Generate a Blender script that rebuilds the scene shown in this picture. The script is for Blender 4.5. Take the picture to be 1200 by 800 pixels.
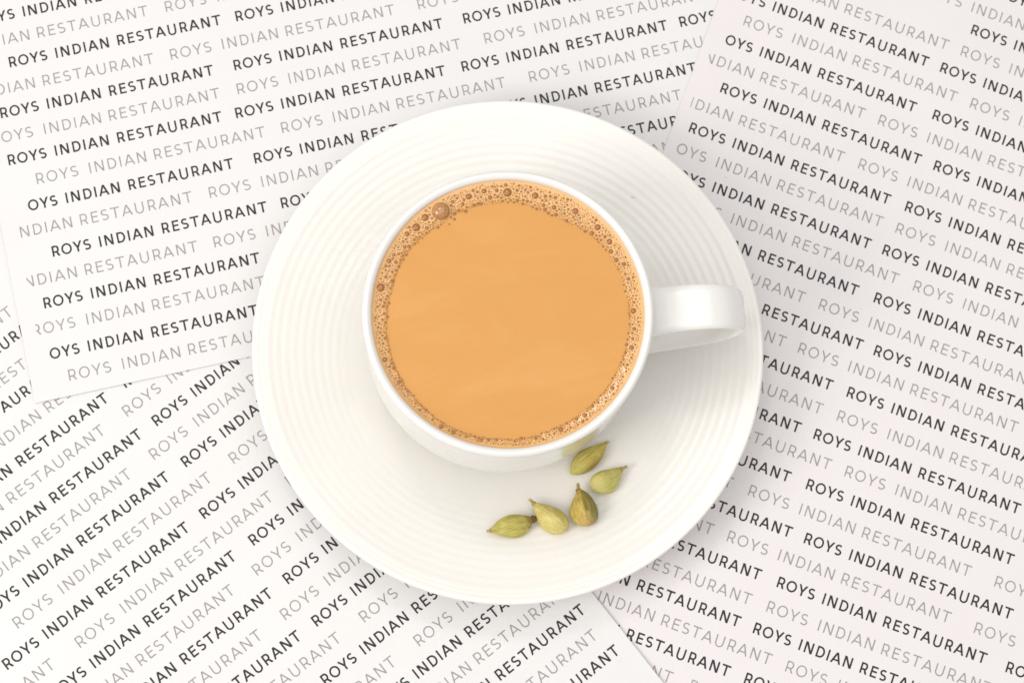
import bpy, math, random
from mathutils import Matrix, Vector, noise
random.seed(7)
# ------------------------------------------------------------------ camera, world, lamps, exposure  (1 unit = 1 cm)
for o in list(bpy.data.objects): bpy.data.objects.remove(o)
S = bpy.context.scene
C = S.collection
S.unit_settings.system = 'METRIC'; S.unit_settings.scale_length = 0.01
cam = bpy.data.objects.new('camera', bpy.data.cameras.new('camera')); C.objects.link(cam); S.camera = cam
cam.data.sensor_width = 36; cam.data.lens = 72; cam.data.clip_start = 1; cam.data.clip_end = 2000
R = Matrix(((0.9990041474449401, -0.00827593352438914, -0.04384315581830412),
            (0.0, 0.982646786921507, -0.18548663604917331),
            (0.04461741126296104, 0.18530191870873428, 0.9816682156080299)))
cam.matrix_world = Matrix.Translation((-2.80596, -11.87114, 62.82677)) @ R.to_4x4()
cam.data.dof.use_dof = True; cam.data.dof.focus_distance = 59.8; cam.data.dof.aperture_fstop = 0.22

W_ = bpy.data.worlds.new('World'); S.world = W_; W_.use_nodes = True
bg = W_.node_tree.nodes['Background']; bg.inputs[0].default_value = (1.0, 0.982, 0.968, 1); bg.inputs[1].default_value = 0.52

def area(name, loc, target, sx, sy, power, col):
    l = bpy.data.lights.new(name, 'AREA'); l.shape = 'RECTANGLE'; l.size = sx; l.size_y = sy; l.energy = power; l.color = col
    o = bpy.data.objects.new(name, l); C.objects.link(o); o.location = loc
    o.rotation_euler = (Vector(target) - Vector(loc)).to_track_quat('-Z', 'Y').to_euler()
    o['kind'] = 'structure'
    return o
area('window_light', (-86, -36, 84), (0, 0, 1), 50, 50, 66000, (1.0, 0.965, 0.925))
area('softbox_light', (-27, 56, 129), (2, -2, 1), 15, 15, 13000, (1.0, 0.97, 0.94))
area('overhead_fill', (0, 0, 165), (0, 0.01, 0), 190, 190, 128000, (1.0, 0.985, 0.975))  # added broad overhead fill, brightens the saucer close to the cup
S.view_settings.view_transform = 'Standard'; S.view_settings.look = 'None'; S.view_settings.gamma = 1
S.view_settings.exposure = 0.05

# ------------------------------------------------------------------ helpers
def mesh_obj(name, verts, faces, mat, parent=None, smooth=False):
    me = bpy.data.meshes.new(name); me.from_pydata(verts, [], faces); me.update()
    if smooth: me.polygons.foreach_set('use_smooth', [True]*len(me.polygons))
    if mat: me.materials.append(mat)
    o = bpy.data.objects.new(name, me); C.objects.link(o); o.parent = parent
    return o
def tag(o, label=None, cat=None, group=None, kind=None):
    for k, v in (('label', label), ('category', cat), ('group', group), ('kind', kind)):
        if v: o[k] = v
    return o
def empty(name, loc, rz=0):
    o = bpy.data.objects.new(name, None); C.objects.link(o); o.location = loc; o.rotation_euler = (0, 0, rz)
    o.empty_display_size = 0.5
    return o
def mat(name, col, rough=0.5, **kw):
    m = bpy.data.materials.new(name); m.use_nodes = True
    b = m.node_tree.nodes['Principled BSDF']
    b.inputs['Base Color'].default_value = (*col, 1); b.inputs['Roughness'].default_value = rough
    for k, v in kw.items(): b.inputs[k.replace('_', ' ')].default_value = v
    return m, m.node_tree, b
def N(t, typ, **kw):
    n = t.nodes.new(typ)
    for k, v in kw.items(): setattr(n, k, v)
    return n
def noise_col(t, b, scale, stops, detail=4, coord='Object', stretch=None, rough=.6):
    tc = N(t, 'ShaderNodeTexCoord'); no = N(t, 'ShaderNodeTexNoise'); cr = N(t, 'ShaderNodeValToRGB')
    no.inputs['Scale'].default_value = scale; no.inputs['Detail'].default_value = detail; no.inputs['Roughness'].default_value = rough
    src = tc.outputs[coord]
    if stretch:
        mp = N(t, 'ShaderNodeMapping'); mp.inputs['Scale'].default_value = stretch
        t.links.new(src, mp.inputs[0]); src = mp.outputs[0]
    t.links.new(src, no.inputs['Vector']); t.links.new(no.outputs[0], cr.inputs[0])
    el = cr.color_ramp.elements
    el[0].position, el[0].color = stops[0][0], (*stops[0][1], 1)
    el[1].position, el[1].color = stops[-1][0], (*stops[-1][1], 1)
    for p, c in stops[1:-1]:
        e = el.new(p); e.color = (*c, 1)
    t.links.new(cr.outputs[0], b.inputs['Base Color'])
    return tc, no, cr
def bump(t, b, src, strength, dist):
    bm = N(t, 'ShaderNodeBump'); bm.inputs['Strength'].default_value = strength; bm.inputs['Distance'].default_value = dist
    t.links.new(src, bm.inputs['Height']); t.links.new(bm.outputs[0], b.inputs['Normal'])
    if 'Coat Normal' in b.inputs and b.inputs['Coat Weight'].default_value > 0: t.links.new(bm.outputs[0], b.inputs['Coat Normal'])
    return bm
def lathe(prof, n=256):
    vs, fs = [], []
    for (r, z) in prof:
        for i in range(n):
            a = 2*math.pi*i/n; vs.append((r*math.cos(a), r*math.sin(a), z))
    for j in range(len(prof)-1):
        for i in range(n):
            k = (i+1) % n; fs.append((j*n+i, j*n+k, (j+1)*n+k, (j+1)*n+i))
    fs.append(tuple(range(n-1, -1, -1))); m = len(prof)-1
    fs.append(tuple(m*n+i for i in range(n)))
    return vs, fs
def smooth_path(P, n):
    """Catmull-Rom through the points"""
    out = []; Q = [P[0]] + list(P) + [P[-1]]
    for i in range(1, len(Q)-2):
        p0, p1, p2, p3 = (Vector(q) for q in Q[i-1:i+3])
        for k in range(n):
            t = k/n
            out.append(0.5*((2*p1) + (p2-p0)*t + (2*p0-5*p1+4*p2-p3)*t*t + (3*p1-p0-3*p2+p3)*t**3))
    out.append(Vector(P[-1])); return out

# ------------------------------------------------------------------ the table and three printed sheets
def wave(x, y): return 0.024*math.sin(x*0.31+0.6)*math.cos(y*0.27+1.1) + 0.008*math.sin(0.5*x-0.42*y)
m_table, t_, b_ = mat('table_top', (0.55, 0.53, 0.50), 0.5)
noise_col(t_, b_, 0.8, [(0.3, (0.52, 0.50, 0.47)), (0.7, (0.60, 0.58, 0.55))])
tb = mesh_obj('table', [(-60, -50, -0.4), (60, -50, -0.4), (60, 60, -0.4), (-60, 60, -0.4), (-60, -50, -3), (60, -50, -3), (60, 60, -3), (-60, 60, -3)],
              [(0, 1, 2, 3), (7, 6, 5, 4), (4, 5, 1, 0), (5, 6, 2, 1), (6, 7, 3, 2), (7, 4, 0, 3)], m_table)
tag(tb, 'pale table top under the printed sheets', kind='structure')

def add_stains(t, tc, last, stains, z=0):
    for (x, y, r, a) in stains:      # small turmeric spots dried into the paper
        vm = N(t, 'ShaderNodeVectorMath', operation='DISTANCE'); vm.inputs[1].default_value = (x, y, z)
        wn = N(t, 'ShaderNodeTexNoise'); wn.inputs['Scale'].default_value = 7
        t.links.new(tc.outputs['Object'], wn.inputs['Vector'])
        ad = N(t, 'ShaderNodeMath', operation='MULTIPLY_ADD'); ad.inputs[1].default_value = r*1.6; 
        t.links.new(wn.outputs[0], ad.inputs[0]); t.links.new(tc.outputs['Object'], vm.inputs[0]); t.links.new(vm.outputs['Value'], ad.inputs[2])
        mr = N(t, 'ShaderNodeMapRange'); mr.inputs['From Min'].default_value = r*1.9; mr.inputs['From Max'].default_value = r*1.0
        mr.inputs['To Max'].default_value = a
        t.links.new(ad.outputs[0], mr.inputs['Value'])
        mx = N(t, 'ShaderNodeMixRGB'); mx.inputs[2].default_value = (0.80, 0.60, 0.30, 1)
        t.links.new(mr.outputs[0], mx.inputs[0]); t.links.new(last, mx.inputs[1]); last = mx.outputs[0]
    return last
def paper_mat(name, c0, c1, stains):
    m, t, b = mat(name, c1, 0.62)
    tc, no, cr = noise_col(t, b, 0.35, [(0.3, c0), (0.7, c1)], 5)
    last = add_stains(t, tc, cr.outputs[0], stains)
    t.links.new(last, b.inputs['Base Color'])
    n2 = N(t, 'ShaderNodeTexNoise'); n2.inputs['Scale'].default_value = 22; n2.inputs['Detail'].default_value = 6
    t.links.new(tc.outputs['Object'], n2.inputs['Vector'])
    bump(t, b, n2.outputs[0], 0.25, 0.01)
    return m
m_ink, t_, b_ = mat('black_ink', (0.014, 0.012, 0.013), 0.6)
noise_col(t_, b_, 3.0, [(0.3, (0.010, 0.008, 0.009)), (0.7, (0.026, 0.022, 0.024))])
m_grey, t_, b_ = mat('grey_ink', (0.33, 0.30, 0.30), 0.6)
noise_col(t_, b_, 3.0, [(0.3, (0.29, 0.27, 0.27)), (0.7, (0.37, 0.35, 0.345))])

# glyphs as strokes, in cap heights: (left bearing, ink width, right bearing)
GW = dict(R=(.13, .68, .04), O=(.06, .95, .06), Y=(.0, .82, .0), S=(.05, .67, .05), I=(.13, .14, .13), N=(.13, .77, .13), D=(.13, .75, .06),
          A=(.0, .95, .0), E=(.13, .60, .06), T=(.02, .80, .02), U=(.12, .77, .12))
TEXT = 'ROYS INDIAN RESTAURANT'
def stroke(pts, w, closed=False):
    out = []; n = len(pts); L = []; Rr = []
    for i in range(n):
        p = Vector(pts[i])
        a = Vector(pts[(i-1) % n]) if (closed or i > 0) else None
        b = Vector(pts[(i+1) % n]) if (closed or i < n-1) else None
        d = ((p-a).normalized() if a else Vector((0, 0))) + ((b-p).normalized() if b else Vector((0, 0)))
        d.normalize(); nn = Vector((-d.y, d.x))*w/2
        L.append(p+nn); Rr.append(p-nn)
    for i in range(n if closed else n-1):
        k = (i+1) % n; out.append([Rr[i], Rr[k], L[k], L[i]])
    return out
def arc(cx, cy, rx, ry, a0, a1, n):
    return [(cx+rx*math.cos(math.radians(a0+(a1-a0)*i/n)), cy+ry*math.sin(math.radians(a0+(a1-a0)*i/n))) for i in range(n+1)]
def glyph(ch, w):
    W = GW[ch][1]; h = w/2; P = []
    box = lambda x0, y0, x1, y1: [Vector((x0, y0)), Vector((x1, y0)), Vector((x1, y1)), Vector((x0, y1))]
    dg = lambda xb, xt, yb, yt, hw: [Vector((xb, yb)), Vector((xb+hw, yb)), Vector((xt+hw, yt)), Vector((xt, yt))]
    if ch == 'I': P = [[box(.07-h, 0, .07+h, 1)]]
    elif ch == 'E': P = [[box(0, 0, w, 1)], [box(w, 0, W, w)], [box(w, .5-h+.02, W*.92, .5+h+.02)], [box(w, 1-w, W, 1)]]
    elif ch == 'T': P = [[box(0, 1-w, W, 1)], [box(W/2-h, 0, W/2+h, 1-w)]]
    elif ch == 'N': P = [[box(0, 0, w, 1)], [dg(W-w*1.25, 0, 0, 1, w*1.25)], [box(W-w, 0, W, 1)]]
    elif ch == 'A': P = [[dg(0, W/2-w*.6, 0, 1, w*1.12)], [dg(W-w*1.12, W/2-w*.52, 0, 1, w*1.12)], [box(W*.2, .24, W*.8, .24+w*.9)]]
    elif ch == 'Y': P = [[dg(W/2-w*.56, 0, .38, 1, w*1.15)], [dg(W/2-w*.56, W-w*1.15, .38, 1, w*1.15)], [box(W/2-h, 0, W/2+h, .42)]]
    elif ch == 'O': P = [stroke(arc(W/2, .5, W/2-h, .515-h, 0, 352, 28)[:-1] + [], w, True)]
    elif ch == 'D': P = [[box(0, 0, w, 1)], stroke([(w, h)] + arc(.34, .5, W-.34-h, .5-h, -90, 90, 14) + [(w, 1-h)], w)]
    elif ch == 'U': P = [stroke([(h, 1)] + arc(W/2, W/2-h, W/2-h, W/2-h, 180, 360, 14) + [(W-h, 1)], w)]
    elif ch == 'R': P = [[box(0, 0, w, 1)], stroke([(w, 1-h)] + arc(.37, .665, W-.05-.37-h, .335-h, 90, -90, 12) + [(w, .33+h)], w), [dg(W-w*1.2, .33, 0, .36, w*1.2)]]
    elif ch == 'S':
        rx = W/2-h; ry = (1-w)/4
        P = [stroke(arc(W/2, 1-h-ry, rx*.93, ry, 38, 270, 14)[:-1] + arc(W/2, h+ry, rx, ry, 90, -142, 14), w)]
    return P
def layout(cap, track, space):
    x = 0.0; out = []
    for i, ch in enumerate(TEXT):
        if ch == ' ': x += space; continue
        l, w, r = GW[ch]
        out.append((i, ch, x + (l if i else 0)*cap)); x += ((l if i else 0)+w+r+track)*cap
    return out
def clip(poly, planes):
    for (ax, ay, c) in planes:       # keep ax*x+ay*y >= c
        out = []
        for i in range(len(poly)):
            p, q = poly[i], poly[(i+1) % len(poly)]
            dp = ax*p.x+ay*p.y-c; dq = ax*q.x+ay*q.y-c
            if dp >= 0: out.append(p)
            if (dp >= 0) != (dq >= 0): out.append(p + (q-p)*(dp/(dp-dq)))
        poly = out
        if len(poly) < 3: return None
    return poly
ROWS = [
    ('A', 'd', 13.604, [-14.302]),
    ('A', 'l', 12.813, [-16.241, -8.387]),
    ('A', 'd', 12.033, [-13.55, -6.264]),
    ('A', 'l', 11.215, [-16.364, -8.54, -0.482]),
    ('A', 'd', 10.444, [-14.12, -6.646, 0.846]),
    ('A', 'l', 9.651, [-14.554, -6.703, 1.361]),
    ('A', 'd', 8.884, [-14.163, -6.913, 0.44, 7.665]),
    ('A', 'l', 8.103, [-13.413, -5.594, 2.483]),
    ('A', 'd', 7.304, [-14.116, -6.638, 1.01]),
    ('A', 'l', 6.514, [-16.068, -8.238, -0.157]),
    ('A', 'd', 5.701, [-13.368, -6.111, 1.095]),
    ('A', 'l', 4.917, [-16.221, -8.416]),
    ('A', 'd', 4.142, [-13.923]),
    ('A', 'l', 3.363, [-14.405]),
    ('A', 'd', 2.525, [-14.326]),
    ('A', 'l', 1.744, [-13.595]),
    ('C', 'd', 16.318, [10.943]),
    ('C', 'l', 15.515, [8.572]),
    ('C', 'd', 14.788, [10.457]),
    ('C', 'l', 13.972, [2.625, 10.364]),
    ('C', 'd', 13.198, [2.668, 9.904]),
    ('C', 'l', 12.404, [3.42, 11.188]),
    ('C', 'd', 11.597, [2.765, 10.159]),
    ('C', 'l', 10.798, [0.795, 8.564]),
    ('C', 'd', 10.001, [3.45, 10.71]),
    ('C', 'l', 9.188, [0.62, 8.422]),
    ('C', 'd', 8.391, [2.936, 10.266]),
    ('C', 'l', 7.604, [2.456, 10.21]),
    ('C', 'd', 6.789, [2.804, 10.028]),
    ('C', 'l', 6.024, [3.508, 11.319]),
    ('C', 'd', 5.216, [2.902, 10.262]),
    ('C', 'l', 4.395, [0.91, 8.69]),
    ('C', 'd', 3.605, [3.588, 10.793]),
    ('C', 'l', 2.833, [0.793, 8.524]),
    ('C', 'd', 2.046, [3.096, 10.407]),
    ('C', 'l', 1.222, [2.565, 10.357]),
    ('C', 'd', 0.419, [2.582, 9.847]),
    ('C', 'l', -0.349, [3.37, 11.136]),
    ('C', 'd', -1.155, [2.777, 10.126]),
    ('C', 'l', -1.968, [0.668, 8.503, 16.591]),
    ('C', 'd', -2.764, [3.366, 10.6]),
    ('C', 'l', -3.54, [0.575, 8.34, 16.425]),
    ('C', 'd', -4.335, [2.888, 10.242, 17.702]),
    ('C', 'l', -5.153, [2.37, 10.183]),
    ('C', 'd', -5.912, [2.75, 10.004]),
    ('C', 'l', -6.665, [3.541, 11.314]),
    ('C', 'd', -7.441, [2.94, 10.237]),
    ('C', 'l', -8.226, [0.866, 8.736]),
    ('B', 'l', 10.172, [-18.933]),
    ('B', 'd', 9.442, [-17.648]),
    ('B', 'l', 8.564, [-17.258]),
    ('B', 'd', 7.837, [-18.391]),
    ('B', 'l', 7.002, [-16.351]),
    ('B', 'd', 6.175, [-17.736, -10.311]),
    ('B', 'l', 5.429, [-18.891, -10.797]),
    ('B', 'd', 4.635, [-17.591, -10.267]),
    ('B', 'l', 3.846, [-19.057, -10.95]),
    ('B', 'd', 3.068, [-17.72, -10.325]),
    ('B', 'l', 2.255, [-17.2, -9.108]),
    ('B', 'd', 1.453, [-18.168, -10.836]),
    ('B', 'l', 0.638, [-24.267, -16.083]),
    ('B', 'd', -0.122, [-17.581, -10.15]),
    ('B', 'l', -0.918, [-18.713, -10.607]),
    ('B', 'd', -1.701, [-17.392, -10.037]),
    ('B', 'l', -2.514, [-18.877, -10.753]),
    ('B', 'd', -3.258, [-17.489, -10.128]),
    ('B', 'l', -4.05, [-17.062, -8.92]),
    ('B', 'd', -4.823, [-10.98]),
    ('B', 'l', -5.644, [-16.195, -8.056]),
    ('B', 'd', -6.392, [-10.162]),
    ('B', 'l', -7.189, [-10.706]),
    ('B', 'd', -7.976, [-10.231]),
    ('B', 'l', -8.806, [-10.902]),
    ('B', 'd', -9.584, [-10.183]),
]
FOAM = [(5.7, 3.412), (18.7, 3.386), (32.0, 3.358), (42.5, 3.3), (54.9, 3.174), (69.5, 3.113), (81.4, 3.197), (92.3, 3.232), (105.6, 3.213), (117.2, 3.219), (125.2, 3.189), (136.2, 3.216), (147.7, 3.316), (157.6, 3.34), (168.8, 3.339), (179.5, 3.39), (187.7, 3.439), (195.9, 3.463), (207.2, 3.52), (215.3, 3.537), (227.8, 3.575), (237.8, 3.609), (248.5, 3.615), (260.3, 3.581), (271.8, 3.587), (281.6, 3.545), (292.0, 3.506), (305.7, 3.49), (319.6, 3.469), (331.9, 3.467), (342.9, 3.46), (353.3, 3.435)]
BUB = [(-2.303, 2.622, 0.277), (-2.754, 2.426, 0.109), (-3.007, 2.138, 0.125), (-3.265, 1.94, 0.077), (-1.514, 3.058, 0.101), (-1.075, 3.222, 0.082), (-0.402, 3.198, 0.133), (-0.903, 3.04, 0.068), (-1.684, 2.837, 0.06), (-3.771, 1.14, 0.077), (-3.574, 1.114, 0.06), (-3.994, 0.374, 0.125), (-3.673, 0.57, 0.065), (-0.128, 3.256, 0.053), (0.394, 3.111, 0.101), (1.544, 2.666, 0.097), (2.178, 2.195, 0.101), (2.512, 1.777, 0.092), (2.556, 1.497, 0.072), (2.708, 1.249, 0.072), (2.919, 1.126, 0.072), (2.015, 2.03, 0.072), (0.932, 2.772, 0.072), (0.674, 2.706, 0.063), (0.994, 2.559, 0.06), (3.18, -0.231, 0.089), (3.197, -0.75, 0.06), (3.113, -1.295, 0.077), (3.147, -1.042, 0.053), (2.557, -2.455, 0.068), (1.774, -3.232, 0.077), (1.548, -3.338, 0.055), (1.094, -3.648, 0.082), (-3.849, -1.7, 0.08), (-3.607, -1.932, 0.055), (-3.452, -2.33, 0.068), (-2.253, -3.581, 0.072), (-1.918, -3.74, 0.072), (-2.687, -3.115, 0.048), (-0.937, -3.951, 0.058), (-0.712, -3.949, 0.058), (-1.806, 2.653, 0.055), (-1.245, 2.86, 0.053), (-3.329, 1.56, 0.053), (-3.497, 1.359, 0.048), (-3.493, 0.999, 0.048), (-3.565, 0.886, 0.046), (-3.853, 0.685, 0.053), (-3.728, 0.364, 0.046), (-3.99, 0.016, 0.046), (-3.915, -0.168, 0.053), (-3.889, -0.377, 0.046), (-3.935, -0.55, 0.043), (-2.703, 2.129, 0.058), (-2.387, 2.157, 0.048), (-2.059, 2.248, 0.043), (-1.914, 2.4, 0.048), (-1.593, 2.635, 0.053), (-1.155, 2.861, 0.053), (-0.683, 3.068, 0.048), (0.051, 2.976, 0.043), (-0.544, 2.949, 0.041)]
def layout(kind):
    cap, trs, starts = (0.345, (.06, .085, .105), (0, 1.485, 3.464)) if kind == 'd' else (0.35, (.14, .13, .155), (0, 1.668, 3.735))
    out = []; word = 0; x = 0.0; first = True
    for i, ch in enumerate(TEXT):
        if ch == ' ': word += 1; x = starts[word]; first = True; continue
        l, w, r = GW[ch]
        if not first: x += l*cap
        out.append((i, ch, x, cap)); x += (w+r+trs[word])*cap; first = False
    return out

# each sheet: own frame (angle), outline, lift of its plane, clip planes of its printed area
SHEETS = {
 'A': dict(ang=0.22718986, x0=-14.76, x1=9.5, y0=1.29, y1=19.0, tilt=(-.0042, 0), free='lb', lift=.026, where=lambda x, y: (x+8)/3, clip=[(1, 0, -14.30)], skip={8, 14},
           mat=paper_mat('white_paper', (0.765, 0.757, 0.752), (0.785, 0.777, 0.772), [(5.14, 9.13, .10, .5), (6.25, 8.90, .08, .45), (4.99, 6.56, .07, .6)]),
           label='white printed sheet at the upper left, its lower left corner over another sheet'),
 'B': dict(ang=0.67054286, x0=-27.0, x1=-2.93, y0=-22.0, y1=20.0, tilt=(0, -.0042), free='r', lift=.045, where=lambda x, y: (y+7)/3, clip=[(-1, 0, 3.19)], skip=set(),
           mat=paper_mat('cream_paper', (0.765, 0.757, 0.75), (0.79, 0.78, 0.772), []),
           label='printed sheet at the lower left, its steep lines of text climbing towards the saucer'),
 'C': dict(ang=-0.35133093, x0=2.40, x1=26.0, y0=-20.5, y1=17.5, tilt=(0, 0), free='l', lift=.018, where=lambda x, y: (6-y)/3, clip=[(1, 0, 2.72)], skip={6},
           mat=paper_mat('shade_tinted_paper', (0.775, 0.738, 0.740), (0.795, 0.760, 0.762), [(6.81, 5.37, .05, .55)]),  # pinkish tone of the shaded side put into this sheet's colour
           label='printed sheet on the right, its lines of text falling away beneath the cup handle'),
}
def sheet_z(s, x, y):      # gently wavy, the cut edges lifting a little
    ca, sa = math.cos(s['ang']), math.sin(s['ang']); u = x*ca+y*sa; v = -x*sa+y*ca
    free = s['free']; d = min(u-s['x0'] if 'l' in free else 9, s['x1']-u if 'r' in free else 9, v-s['y0'] if 'b' in free else 9)
    q = s['where'](x, y); d += 9*max(0, min(1, q))
    return wave(x, y) + s['tilt'][0]*x + s['tilt'][1]*y + s['lift']*math.exp(-max(d, 0)/0.8)
for key, s in SHEETS.items():
    ca, sa = math.cos(s['ang']), math.sin(s['ang'])
    s['w'] = lambda u, v, ca=ca, sa=sa: (u*ca-v*sa, u*sa+v*ca)
    nx, ny = 48, 56; vs, fs = [], []
    for lay in (0, -0.013):
        for j in range(ny+1):
            for i in range(nx+1):
                x, y = s['w'](s['x0']+(s['x1']-s['x0'])*i/nx, s['y0']+(s['y1']-s['y0'])*j/ny)
                vs.append((x, y, sheet_z(s, x, y)+lay))
    st = nx+1; off = st*(ny+1)
    for j in range(ny):
        for i in range(nx):
            a = j*st+i; fs.append((a, a+1, a+st+1, a+st)); fs.append((off+a, off+a+st, off+a+st+1, off+a+1))
    for i in range(nx):
        fs.append((i, off+i, off+i+1, i+1)); a = ny*st+i; fs.append((a, a+1, off+a+1, off+a))
    for j in range(ny):
        a = j*st; fs.append((a, a+st, off+a+st, off+a)); a = j*st+nx; fs.append((a, off+a, off+a+st, a+st))
    o = mesh_obj('printed_paper', vs, fs, s['mat'], None, False)
    tag(o, s['label'], 'paper', 'printed sheets under the saucer'); s['obj'] = o

GL = {(k, ch): glyph(ch, w) for k, w in (('d', .160), ('l', .112)) for ch in GW}
LAY = {k: layout(k) for k in 'dl'}
PER = dict(d=7.33, l=7.92)
INK = {(k, d): ([], []) for k in 'ABC' for d in 'dl'}
rowno = {'A': 0, 'B': 0, 'C': 0}
for (key, kind, v0, starts) in ROWS:
    s = SHEETS[key]; rn = rowno[key]; rowno[key] += 1
    planes = [(1, 0, s['x0']+.04), (-1, 0, -s['x1']+.04), (0, 1, s['y0']+.02), (0, -1, -s['y1']+.04)] + s['clip']
    st = list(starts); real = set(starts)
    if key == 'B':
        while st[0] > -14.5: st.insert(0, st[0]-PER[kind])
    while st[-1] < 17: st.append(st[-1]+PER[kind])
    for u0 in st:
        vs, fs = [], []
        for (i, ch, gx, cap) in LAY[kind]:
            if rn in s['skip'] and i == 0 and u0 == st[0]: continue
            layer = 0
            for group in GL[kind, ch]:
                for poly in group:
                    q = clip([Vector((u0+gx+p.x*cap, v0+p.y*cap)) for p in poly], planes)
                    if not q: continue
                    b = len(vs)
                    for p in q:
                        x, y = s['w'](p.x, p.y); vs.append((x, y, sheet_z(s, x, y)+0.004+0.0012*layer))
                    fs.append(tuple(range(b, b+len(q))))
                layer += 1
        if not fs: continue
        if all(math.hypot(x, y) > 21 for x, y, z in vs[::40]): continue       # far outside what was printed in view
        if all(math.hypot(x+.17, y+.53) < 6.3 for x, y, z in vs): continue    # wholly under the saucer
        V, Fc = INK[key, kind]; b = len(V); V += vs; Fc += [tuple(b+i for i in f) for f in fs]
for (key, kind), (V, Fc) in INK.items():
    o = mesh_obj('black_lettering' if kind == 'd' else 'grey_lettering', V, Fc, m_ink if kind == 'd' else m_grey, SHEETS[key]['obj'])
    tag(o, kind='stuff')

# ------------------------------------------------------------------ porcelain
def porcelain(name, col, rough):
    m, t, b = mat(name, col, rough, Coat_Weight=0.6, Coat_Roughness=0.10)
    b.inputs['Subsurface Weight'].default_value = 0.12; b.inputs['Subsurface Radius'].default_value = (0.30, 0.22, 0.16)
    b.inputs['Subsurface Scale'].default_value = 0.5
    tc, no, cr = noise_col(t, b, 0.5, [(0.3, tuple(c*.985 for c in col)), (0.7, col)])
    n2 = N(t, 'ShaderNodeTexNoise'); n2.inputs['Scale'].default_value = 1.4; n2.inputs['Detail'].default_value = 2
    t.links.new(tc.outputs['Object'], n2.inputs['Vector']); bump(t, b, n2.outputs[0], 0.06, 0.12)
    return m, t, b, cr
m_cup, *_ = porcelain('cup_porcelain', (0.86, 0.845, 0.815), 0.16)
m_sau, t_, b_, cr_ = porcelain('saucer_porcelain', (0.86, 0.84, 0.795), 0.20)
tc = next(n for n in t_.nodes if n.type == 'TEX_COORD')
t_.links.new(add_stains(t_, tc, cr_.outputs[0], [(1.97, -6.70, .14, .35), (1.72, -6.95, .06, .25), (-.68, -7.10, .09, .22), (-5.60, 5.75, .07, .22)], 1.6), b_.inputs['Base Color'])

SX, SY = -0.174, -0.527
ctrl = [(2.55, .60), (3.0, .62), (3.5, .70), (4.2, .86), (5.0, 1.07), (5.8, 1.31), (6.6, 1.58), (7.2, 1.80), (7.55, 1.95)]
def saucer_z(r):
    if r <= ctrl[0][0]: return ctrl[0][1]
    for (r0, z0), (r1, z1) in zip(ctrl, ctrl[1:]):
        if r <= r1:
            return z0+(z1-z0)*(r-r0)/(r1-r0)
    return ctrl[-1][1]
def saucer_zs(r):      # smoothed
    return sum(saucer_z(r+d) for d in (-.3, -.2, -.1, 0, .1, .2, .3))/7
prof = [(0.01, .60), (1.5, .60), (2.3, .60)]
r = 2.5
while r < 7.52:
    z = saucer_zs(r)
    f = max(0, min(1, (r-4.55)/.9))*max(0, min(1, (7.50-r)/.12))
    z += 0.0028*f*math.cos(2*math.pi*(r-4.5)/.252)
    prof.append((r, z)); r += .021
zt = saucer_zs(7.52)
prof += [(7.60, zt+.035), (7.66, zt+.05), (7.71, zt+.045), (7.745, zt+.015), (7.755, zt-.03), (7.74, zt-.09), (7.68, zt-.15), (7.5, zt-.25),
         (6.6, 1.30), (5.0, .78), (4.6, .66), (4.5, .58), (4.45, .20), (4.38, .16), (4.25, .16), (4.18, .22), (4.1, .40), (3.0, .38), (0.01, .38)]
vs, fs = lathe(prof, 384)
saucer = mesh_obj('saucer', vs, fs, m_sau, None, True); saucer.location = (SX, SY, 0)
tag(saucer, 'round white porcelain saucer with fine concentric ridges lying on the printed sheets', 'saucer')

CX, CY = -0.38, -0.33
cup = empty('cup', (CX, CY, 0.60))
tag(cup, 'white porcelain cup of milky tea standing on the ridged saucer', 'cup')
z0 = 0.60
cp = [(0.01, 1.05), (2.4, 1.05), (3.2, 1.3), (3.62, 1.8), (3.78, 2.6), (3.83, 4.0), (3.845, 5.6), (3.85, 6.0), (3.856, 6.13), (3.88, 6.215), (3.935, 6.27), (4.0, 6.30),
      (4.055, 6.285), (4.10, 6.24), (4.118, 6.17), (4.118, 6.08), (4.11, 5.9), (4.11, 5.0), (4.11, 4.0), (4.11, 3.0), (4.08, 2.4), (3.96, 1.8), (3.70, 1.3), (3.25, .92), (2.85, .76), (2.6, .70),
      (2.52, .64), (2.45, .615), (2.3, .615), (2.22, .70), (2.1, .78), (0.01, .78)]
pp = []
for i, p in enumerate(smooth_path([Vector((a, b)) for a, b in cp], 3)): pp.append((max(p.x, .01), p.y-z0))
vs, fs = lathe(pp, 256)
mesh_obj('cup_body', vs, fs, m_cup, cup, True)
# strap handle, a broad flat loop, turned a few degrees
path = smooth_path([Vector(p) for p in ((3.78, 4.70-z0), (4.35, 5.00-z0), (5.0, 5.24-z0), (5.7, 5.32-z0), (6.3, 5.14-z0), (6.74, 4.70-z0), (6.87, 4.15-z0), (6.70, 3.5-z0), (6.2, 2.9-z0),
                                     (5.4, 2.42-z0), (4.6, 2.12-z0), (3.72, 1.95-z0))], 7)
vs, fs = [], []; nsec = 28
for k, p in enumerate(path):
    d = (path[min(k+1, len(path)-1)]-path[max(k-1, 0)]).normalized(); nrm = Vector((-d.y, d.x))
    t = k/(len(path)-1); hw = 0.665+0.11*abs(2*t-1)**6-.05*math.exp(-((t-.5)/.12)**2); ht = 0.205+0.05*abs(2*t-1)**5
    for i in range(nsec):
        a = 2*math.pi*i/nsec; ca, sa = math.cos(a), math.sin(a)
        yy = hw*math.copysign(abs(ca)**.66, ca); hh = ht*math.copysign(abs(sa)**.72, sa)
        if sa > 0: hh -= 0.03*(1-(yy/hw)**2)*1.0
        q = p + nrm*hh; vs.append((q.x, yy, q.y))
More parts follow.
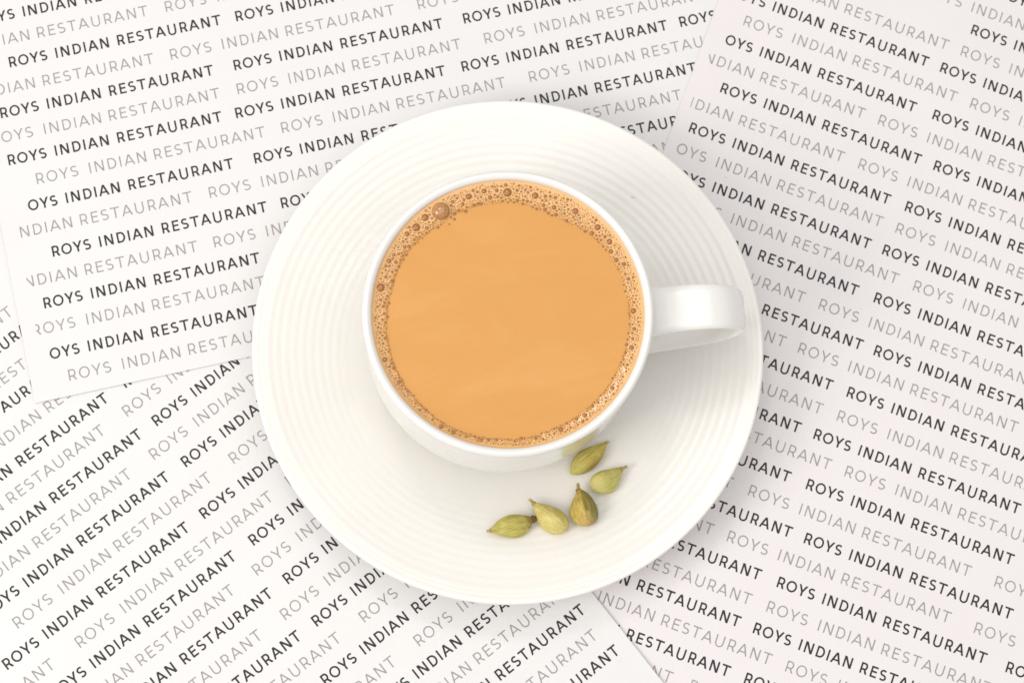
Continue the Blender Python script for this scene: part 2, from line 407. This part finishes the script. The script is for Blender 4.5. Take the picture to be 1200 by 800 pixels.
for k in range(len(path)-1):
    for i in range(nsec):
        j = (i+1) % nsec; fs.append((k*nsec+i, k*nsec+j, (k+1)*nsec+j, (k+1)*nsec+i))
fs.append(tuple(range(nsec-1, -1, -1))); fs.append(tuple((len(path)-1)*nsec+i for i in range(nsec)))
hd = mesh_obj('handle', vs, fs, m_cup, cup, True); hd.rotation_euler = (0, 0, math.radians(4.0))

# ------------------------------------------------------------------ the tea: liquid, foam ring, bubbles
ZT = 6.0; RT = 3.857
m_tea, t_, b_ = mat('milky_tea', (0.80, 0.41, 0.125), 0.13, Coat_Weight=0.15, Coat_Roughness=0.05)
b_.inputs['Subsurface Weight'].default_value = 0.18; b_.inputs['Subsurface Radius'].default_value = (0.4, 0.2, 0.08); b_.inputs['Subsurface Scale'].default_value = 0.5
_, no_, _ = noise_col(t_, b_, 0.22, [(0.25, (0.65, 0.298, 0.050)), (0.5, (0.67, 0.312, 0.058)), (0.72, (0.70, 0.345, 0.082))], 5, 'Object', (1, 2.2, 1)); no_.inputs['Distortion'].default_value = 1.1
m_foam, t_, b_ = mat('tea_foam', (0.86, 0.55, 0.27), 0.24, Coat_Weight=0.3, Coat_Roughness=0.15)
b_.inputs['Subsurface Weight'].default_value = 0.3; b_.inputs['Subsurface Radius'].default_value = (0.3, 0.15, 0.08); b_.inputs['Subsurface Scale'].default_value = 0.4
tc = N(t_, 'ShaderNodeTexCoord'); vo = N(t_, 'ShaderNodeTexVoronoi'); vo.inputs['Scale'].default_value = 17
t_.links.new(tc.outputs['Object'], vo.inputs['Vector'])
cr = N(t_, 'ShaderNodeValToRGB'); el = cr.color_ramp.elements
el[0].position = .06; el[0].color = (0.74, 0.40, 0.135, 1); el[1].position = .30; el[1].color = (0.81, 0.475, 0.185, 1)
e = el.new(.16); e.color = (0.76, 0.42, 0.14, 1)
t_.links.new(vo.outputs['Distance'], cr.inputs[0])
fa = N(t_, 'ShaderNodeAttribute', attribute_name='thickness'); fm = N(t_, 'ShaderNodeMixRGB'); fm.inputs[1].default_value = (0.67, 0.318, 0.055, 1)
t_.links.new(fa.outputs['Fac'], fm.inputs[0]); t_.links.new(cr.outputs[0], fm.inputs[2]); t_.links.new(fm.outputs[0], b_.inputs['Base Color'])
bump(t_, b_, vo.outputs['Distance'], 0.10, 0.02)
tea = empty('tea', (CX, CY, ZT)); tag(tea, 'tan milky tea with a ring of brown bubbles filling the cup', 'tea')
def menis(r): return 0.10*max(0, 1-(RT-r)/.65)**2.6
prof = [(0.01, 0)] + [(RT*k/24, 0) for k in range(1, 18)]
r = RT*18/24
while r < RT: prof.append((r, menis(r))); r += .03
prof.append((RT, menis(RT))); prof.append((RT, -.3)); prof.append((.01, -.3))
vs, fs = lathe(prof, 256); mesh_obj('liquid', vs, fs, m_tea, tea, True)
def foam_r(deg):
    deg %= 360; F = [(FOAM[-1][0]-360, FOAM[-1][1])] + FOAM + [(FOAM[0][0]+360, FOAM[0][1])]
    for (a, ra), (b, rb) in zip(F, F[1:]):
        if a <= deg <= b: return ra+(rb-ra)*(deg-a)/(b-a)
    return 3.4
vs, fs = [], []; na, nr = 720, 18
for i in range(na):
    deg = 360*i/na; a = math.radians(deg)
    ri = foam_r(deg) + 0.018*math.sin(i*.37+math.sin(i*.11)*3)+0.07*noise.noise(Vector((math.cos(a)*7, math.sin(a)*7, 0)))+0.012*noise.noise(Vector((math.cos(a)*30, math.sin(a)*30, 3)))
    for k in range(nr+1):
        t = k/nr; r = ri+(RT+.012-ri)*t
        x, y = r*math.cos(a), r*math.sin(a)
        z = menis(r) - .012 + .036*(1-(1-min(1, t*3.6))**2)*(.55+.45*min(1, (RT-ri)/.5)) + .006*noise.noise(Vector((x*6, y*6, 1)))
        vs.append((x, y, z))
for i in range(na):
    j = (i+1) % na
    for k in range(nr): fs.append((i*(nr+1)+k, i*(nr+1)+k+1, j*(nr+1)+k+1, j*(nr+1)+k))
fo = mesh_obj('foam_ring', vs, fs, m_foam, tea, True)
at = fo.data.attributes.new('thickness', 'FLOAT', 'POINT')      # froth thins out towards the open tea
at.data.foreach_set('value', [min(1, (k/nr)*2.6) for i in range(na) for k in range(nr+1)])

def bubble_mat(name, c0, c1):
    m, t, b = mat(name, c0, 0.12, Coat_Weight=0.5, Coat_Roughness=0.02)
    noise_col(t, b, 5, [(0.35, c0), (0.65, c1)])
    return m
m_bub = bubble_mat('bubble_film', (0.25, 0.082, 0.014), (0.50, 0.20, 0.045))
m_big = bubble_mat('large_bubble_film', (0.38, 0.17, 0.055), (0.56, 0.29, 0.11))
def dome(nu, nv, h=0.62):
    vs, fs = [], []
    for j in range(nv):
        ph = math.pi/2*j/nv
        for i in range(nu):
            a = 2*math.pi*i/nu; vs.append((math.cos(ph)*math.cos(a), math.cos(ph)*math.sin(a), h*math.sin(ph)))
    vs.append((0, 0, h))
    for j in range(nv-1):
        for i in range(nu): k = (i+1) % nu; fs.append((j*nu+i, j*nu+k, (j+1)*nu+k, (j+1)*nu+i))
    for i in range(nu): fs.append(((nv-1)*nu+i, (nv-1)*nu+(i+1) % nu, len(vs)-1))
    return vs, fs
dv, df = dome(16, 5); small = bpy.data.meshes.new('bubble'); small.from_pydata(dv, [], df); small.polygons.foreach_set('use_smooth', [True]*len(df)); small.materials.append(m_bub)
dv, df = dome(40, 12, .75); big = bpy.data.meshes.new('large_bubble'); big.from_pydata(dv, [], df); big.polygons.foreach_set('use_smooth', [True]*len(df)); big.materials.append(m_big)
placed = []
for (x, y, r) in BUB: placed.append((x-CX, y-CY, r*.93))
tries = 0
rnd = random.Random(11)
while tries < 90000 and len(placed) < 1450:
    tries += 1
    deg = rnd.uniform(0, 360); ri = foam_r(deg); t = rnd.random()
    rr = ri+.01+(RT-.03-ri)*t
    q = rnd.random(); lim = 1 if tries < 4000 else .6
    rad = (rnd.uniform(.038, .062) if q < .25 else rnd.uniform(.024, .040) if q < .7 else rnd.uniform(.014, .022))
    if tries > 22000: rad = rnd.uniform(.010, .017)
    if 20 < deg < 75 or deg > 300: rad *= .9
    if rr+rad > RT-.05-.07*rnd.random(): continue
    x, y = rr*math.cos(math.radians(deg)), rr*math.sin(math.radians(deg))
    gap = .021 if rad > .02 else .016
    if any((x-a)**2+(y-b)**2 < (rad+c+gap)**2 for a, b, c in placed): continue
    placed.append((x, y, rad))
placed.sort(key=lambda p: -p[2])
sv, sf = [], []; dv, df = dome(9, 3)
for n_, (x, y, r) in enumerate(placed):
    rr = math.hypot(x, y); z = menis(rr)+.010+.028*min(1, (rr-foam_r(math.degrees(math.atan2(y, x))))/.15)
    if n_ < 300:
        o = bpy.data.objects.new('bubble', big if r > .2 else small); C.objects.link(o); o.parent = tea
        o.location = (x, y, z); o.scale = (r, r*rnd.uniform(.9, 1), r*(1 if r > .2 else .8)); o.rotation_euler = (0, 0, rnd.uniform(0, 6))
        if r > .2: o['label'] = 'largest bubble, pale and domed'
    else:
        b = len(sv); sv += [(x+p[0]*r, y+p[1]*r, z+p[2]*r*.7) for p in dv]; sf += [tuple(b+i for i in f) for f in df]
o = mesh_obj('bubble', sv, sf, m_bub, tea, True); o.name = 'tiny_bubbles'; tag(o, kind='stuff')

# ------------------------------------------------------------------ cardamom pods
def pod_mat(name, stops, scale=(2.2, 9, 9), ends=()):
    m, t, b = mat(name, stops[0][1], 0.55)
    b.inputs['Subsurface Weight'].default_value = 0.08; b.inputs['Subsurface Radius'].default_value = (.1, .08, .03); b.inputs['Subsurface Scale'].default_value = .3
    tc, no, cr = noise_col(t, b, 1.0, stops, 5, 'Object', scale, .65)
    last = cr.outputs[0]; sp = N(t, 'ShaderNodeSeparateXYZ'); t.links.new(tc.outputs['Object'], sp.inputs[0])
    ag = N(t, 'ShaderNodeMath', operation='MULTIPLY_ADD'); ag.inputs[1].default_value = .5; ag.inputs[2].default_value = -.25
    t.links.new(no.outputs[0], ag.inputs[0])
    for (ax, v0, v1, c, amt) in ends:      # husk colour that changes along or across the pod
        ad = N(t, 'ShaderNodeMath', operation='ADD'); t.links.new(sp.outputs[ax], ad.inputs[0]); t.links.new(ag.outputs[0], ad.inputs[1])
        mr = N(t, 'ShaderNodeMapRange', interpolation_type='SMOOTHSTEP'); mr.inputs['From Min'].default_value = v0; mr.inputs['From Max'].default_value = v1
        mr.inputs['To Max'].default_value = amt
        t.links.new(ad.outputs[0], mr.inputs['Value'])
        mx = N(t, 'ShaderNodeMixRGB'); mx.inputs[2].default_value = (*c, 1)
        t.links.new(mr.outputs[0], mx.inputs[0]); t.links.new(last, mx.inputs[1]); last = mx.outputs[0]
    t.links.new(last, b.inputs['Base Color'])
    w = N(t, 'ShaderNodeTexNoise'); w.inputs['Scale'].default_value = 1; w.inputs['Detail'].default_value = 5
    mp = N(t, 'ShaderNodeMapping'); mp.inputs['Scale'].default_value = (3, 24, 24)
    t.links.new(tc.outputs['Object'], mp.inputs[0]); t.links.new(mp.outputs[0], w.inputs['Vector'])
    bump(t, b, w.outputs[0], 0.9, 0.045)
    return m
g1 = [(0.28, (0.32, 0.27, 0.045)), (0.5, (0.52, 0.45, 0.10)), (0.72, (0.68, 0.61, 0.20))]
g2 = [(0.28, (0.50, 0.41, 0.10)), (0.5, (0.70, 0.59, 0.19)), (0.72, (0.80, 0.71, 0.32))]
g3 = [(0.28, (0.34, 0.22, 0.04)), (0.5, (0.56, 0.41, 0.09)), (0.72, (0.72, 0.58, 0.18))]
g4 = [(0.28, (0.40, 0.30, 0.05)), (0.5, (0.60, 0.49, 0.11)), (0.75, (0.70, 0.58, 0.19))]
g5 = [(0.28, (0.36, 0.32, 0.06)), (0.5, (0.55, 0.50, 0.14)), (0.72, (0.64, 0.58, 0.21))]
m_stalk, t_, b_ = mat('dried_stalk', (0.45, 0.32, 0.12), 0.7); noise_col(t_, b_, 12, [(0.3, (0.32, 0.19, 0.06)), (0.7, (0.60, 0.47, 0.20))])
m_husk, t_, b_ = mat('brown_husk', (0.16, 0.09, 0.03), 0.8); noise_col(t_, b_, 14, [(0.3, (0.09, 0.05, 0.02)), (0.7, (0.26, 0.16, 0.06))])
def pod(tip, tail, width, m, seed, peak, label, ridge=.5, stalk=.16, husk=None, split=0, roll=0, z=None, blunt=.56, two=None):
    """tip = the stalk end, tail = the blunt end, on the saucer plane"""
    tip, tail = Vector(tip), Vector(tail); mid = (tip+tail)/2; L = (tip-tail).length; ang = math.atan2((tip-tail).y, (tip-tail).x)
    rs = math.hypot(mid.x-SX, mid.y-SY); hw = width*.52
    root = empty('cardamom_pod', (mid.x, mid.y, (saucer_zs(rs) if z is None else z)+hw*.80), ang)
    gx, gy = (mid.x-SX)/rs, (mid.y-SY)/rs; slope = (saucer_zs(rs+.5)-saucer_zs(rs-.5))
    root.rotation_euler = (0, -math.atan(slope)*(gx*math.cos(ang)+gy*math.sin(ang)), ang)
    tag(root, label, 'cardamom pod', 'cardamom pods on the saucer')
    nu, nv = 56, 48; vs, fs = [], []; bl = L-stalk; rn = random.Random(seed); ph = roll
    for j in range(nv+1):
        t = j/nv; x = -L/2+bl*t
        e0 = min(1, t/peak)if t < peak else 1
        if t < peak: w = (1-(1-t/peak)**2.0)**blunt
        else:
            s_ = (t-peak)/(1-peak); w = (1-s_**1.75)*.93+.07*(1-s_)
            w = w*(1-.10)+.10
        w = max(w, .04) if j not in (0,) else .02
        cy = .10*hw*math.sin(t*math.pi)*rn.choice((1,)) * math.sin(seed)
        cy += .05*noise.noise(Vector((t*2, seed, 0)))
        for i in range(nu):
            a = 2*math.pi*i/nu
            tri = 1+.085*math.cos(3*(a+ph))*min(1, w*1.5)
            rid = 1+.032*ridge*math.cos(15*a+seed+1.5*noise.noise(Vector((t*3, seed, 2))))*w + .05*noise.noise(Vector((t*5, math.cos(a)*1.6, math.sin(a)*1.6+seed)))
            if split:
                d = math.atan2(math.sin(a-math.pi/2-.15), math.cos(a-math.pi/2-.15)); rid -= split*math.exp(-(d/.13)**2)*math.sin(math.pi*t)
            rr = hw*w*tri*rid
            vs.append((x, cy+rr*math.cos(a), rr*math.sin(a)*.92))
    for j in range(nv):
        for i in range(nu): k = (i+1) % nu; fs.append((j*nu+i, (j+1)*nu+i, (j+1)*nu+k, j*nu+k))
    fs.append(tuple(range(nu))); fs.append(tuple(nv*nu+i for i in range(nu-1, -1, -1)))
    mesh_obj('husk', vs, fs, m, root, True)
    # stalk
    sv, sf = [], []; n = 14; K = 8; cy0 = vs[-1][1]*.4
    for k in range(K+1):
        t = k/K; x = L/2-stalk*1.25+stalk*1.25*t; r = hw*.13*(1-.35*t) + .012*math.exp(-((t-.95)/.12)**2)+hw*.10*math.exp(-t*5)
        for i in range(n):
            a = 2*math.pi*i/n; q = 1+.15*math.sin(5*a+k)
            sv.append((x, cy0*(1-t)+.03*t*math.sin(seed*3)+r*q*math.cos(a), r*q*math.sin(a)+.02*t))
    for k in range(K):
        for i in range(n): j = (i+1) % n; sf.append((k*n+i, (k+1)*n+i, (k+1)*n+j, k*n+j))
    sf.append(tuple(K*n+i for i in range(n-1, -1, -1)))
    mesh_obj('stalk', sv, sf, m_stalk, root, True)
    if husk:      # withered flower remains at the blunt end
        sv, sf = [], []; n = 18; K = 6
        for k in range(K+1):
            t = k/K; x = -L/2+.05-husk*t; r = hw*(.34-.16*t)
            for i in range(n):
                a = 2*math.pi*i/n; q = 1+.28*math.sin(4*a+t*2)+.12*math.sin(9*a)
                sv.append((x+.03*math.sin(6*a)*t, r*q*math.cos(a), r*q*math.sin(a)))
        for k in range(K):
            for i in range(n): j = (i+1) % n; sf.append((k*n+i, k*n+j, (k+1)*n+j, (k+1)*n+i))
        sf.append(tuple(range(n-1, -1, -1))); sf.append(tuple(K*n+i for i in range(n)))
        mesh_obj('dry_calyx', sv, sf, m_husk, root, True)
pod((-.83, -6.07), (.60, -5.68), .66, pod_mat('olive_pod', g1, ends=((0, -.35, -.7, (.22, .13, .03), .8), (0, .35, .75, (.55, .42, .12), .6))), 1.0, .50,
    'long green cardamom pod lying lowest, its tip pointing left', 1.0, .10, .10, blunt=.80)
pod((.46, -5.06), (1.58, -6.06), .72, pod_mat('yellow_pod', g2, ends=((1, .05, -.4, (.50, .44, .10), .6),)), 2.2, .42,
    'plump pale yellow cardamom pod between the long green one and the brown split one', .7, .17, None, 0, .6, blunt=.5)
pod((1.91, -4.58), (2.22, -5.93), .80, pod_mat('brown_pod', g3, ends=((1, .04, -.12, (.22, .19, .045), .85), (0, -.42, -.62, (.62, .40, .14), .55))), 3.4, .40,
    'brown cardamom pod with a dark split seam, pointing up towards the cup', 1.6, .17, .0, .30, .3, blunt=.52)
pod((2.90, -3.28), (1.72, -4.27), .62, pod_mat('gold_pod', g4, ends=((1, -.08, -.30, (.40, .25, .05), .7), (0, -.2, -.6, (.52, .52, .14), .6))), 4.1, .45,
    'cardamom pod leaning against the foot of the cup, uppermost of the five', 1.2, .08, blunt=.70)
pod((3.42, -4.07), (2.35, -4.76), .70, pod_mat('green_pod', g5, ends=((0, -.15, -.5, (.68, .60, .22), .8), (0, .3, .5, (.55, .36, .10), .8))), 5.3, .40,
    'short round green cardamom pod nearest the bright patch, stalk pointing right', .8, .16, None, 0, .9, blunt=.54)

m_drop, t_, b_ = mat('white_glint_droplet', (0.95, 0.93, 0.90), 0.03, Coat_Weight=1.0)  # near-white and mostly opaque, so the glint sits in its colour
b_.inputs['Transmission Weight'].default_value = 0.25; b_.inputs['IOR'].default_value = 1.33
dv, df = dome(20, 6, .6)
o = mesh_obj('water_droplet', [(x*.06, y*.05, z*.06) for x, y, z in dv], df, m_drop, None, True)
rd = math.hypot(3.70-SX, 4.32-SY); o.location = (3.70, 4.32, saucer_zs(rd)-.002)
tag(o, 'tiny droplet with a white glint coloured in, on the shaded upper right of the saucer', 'water droplet')
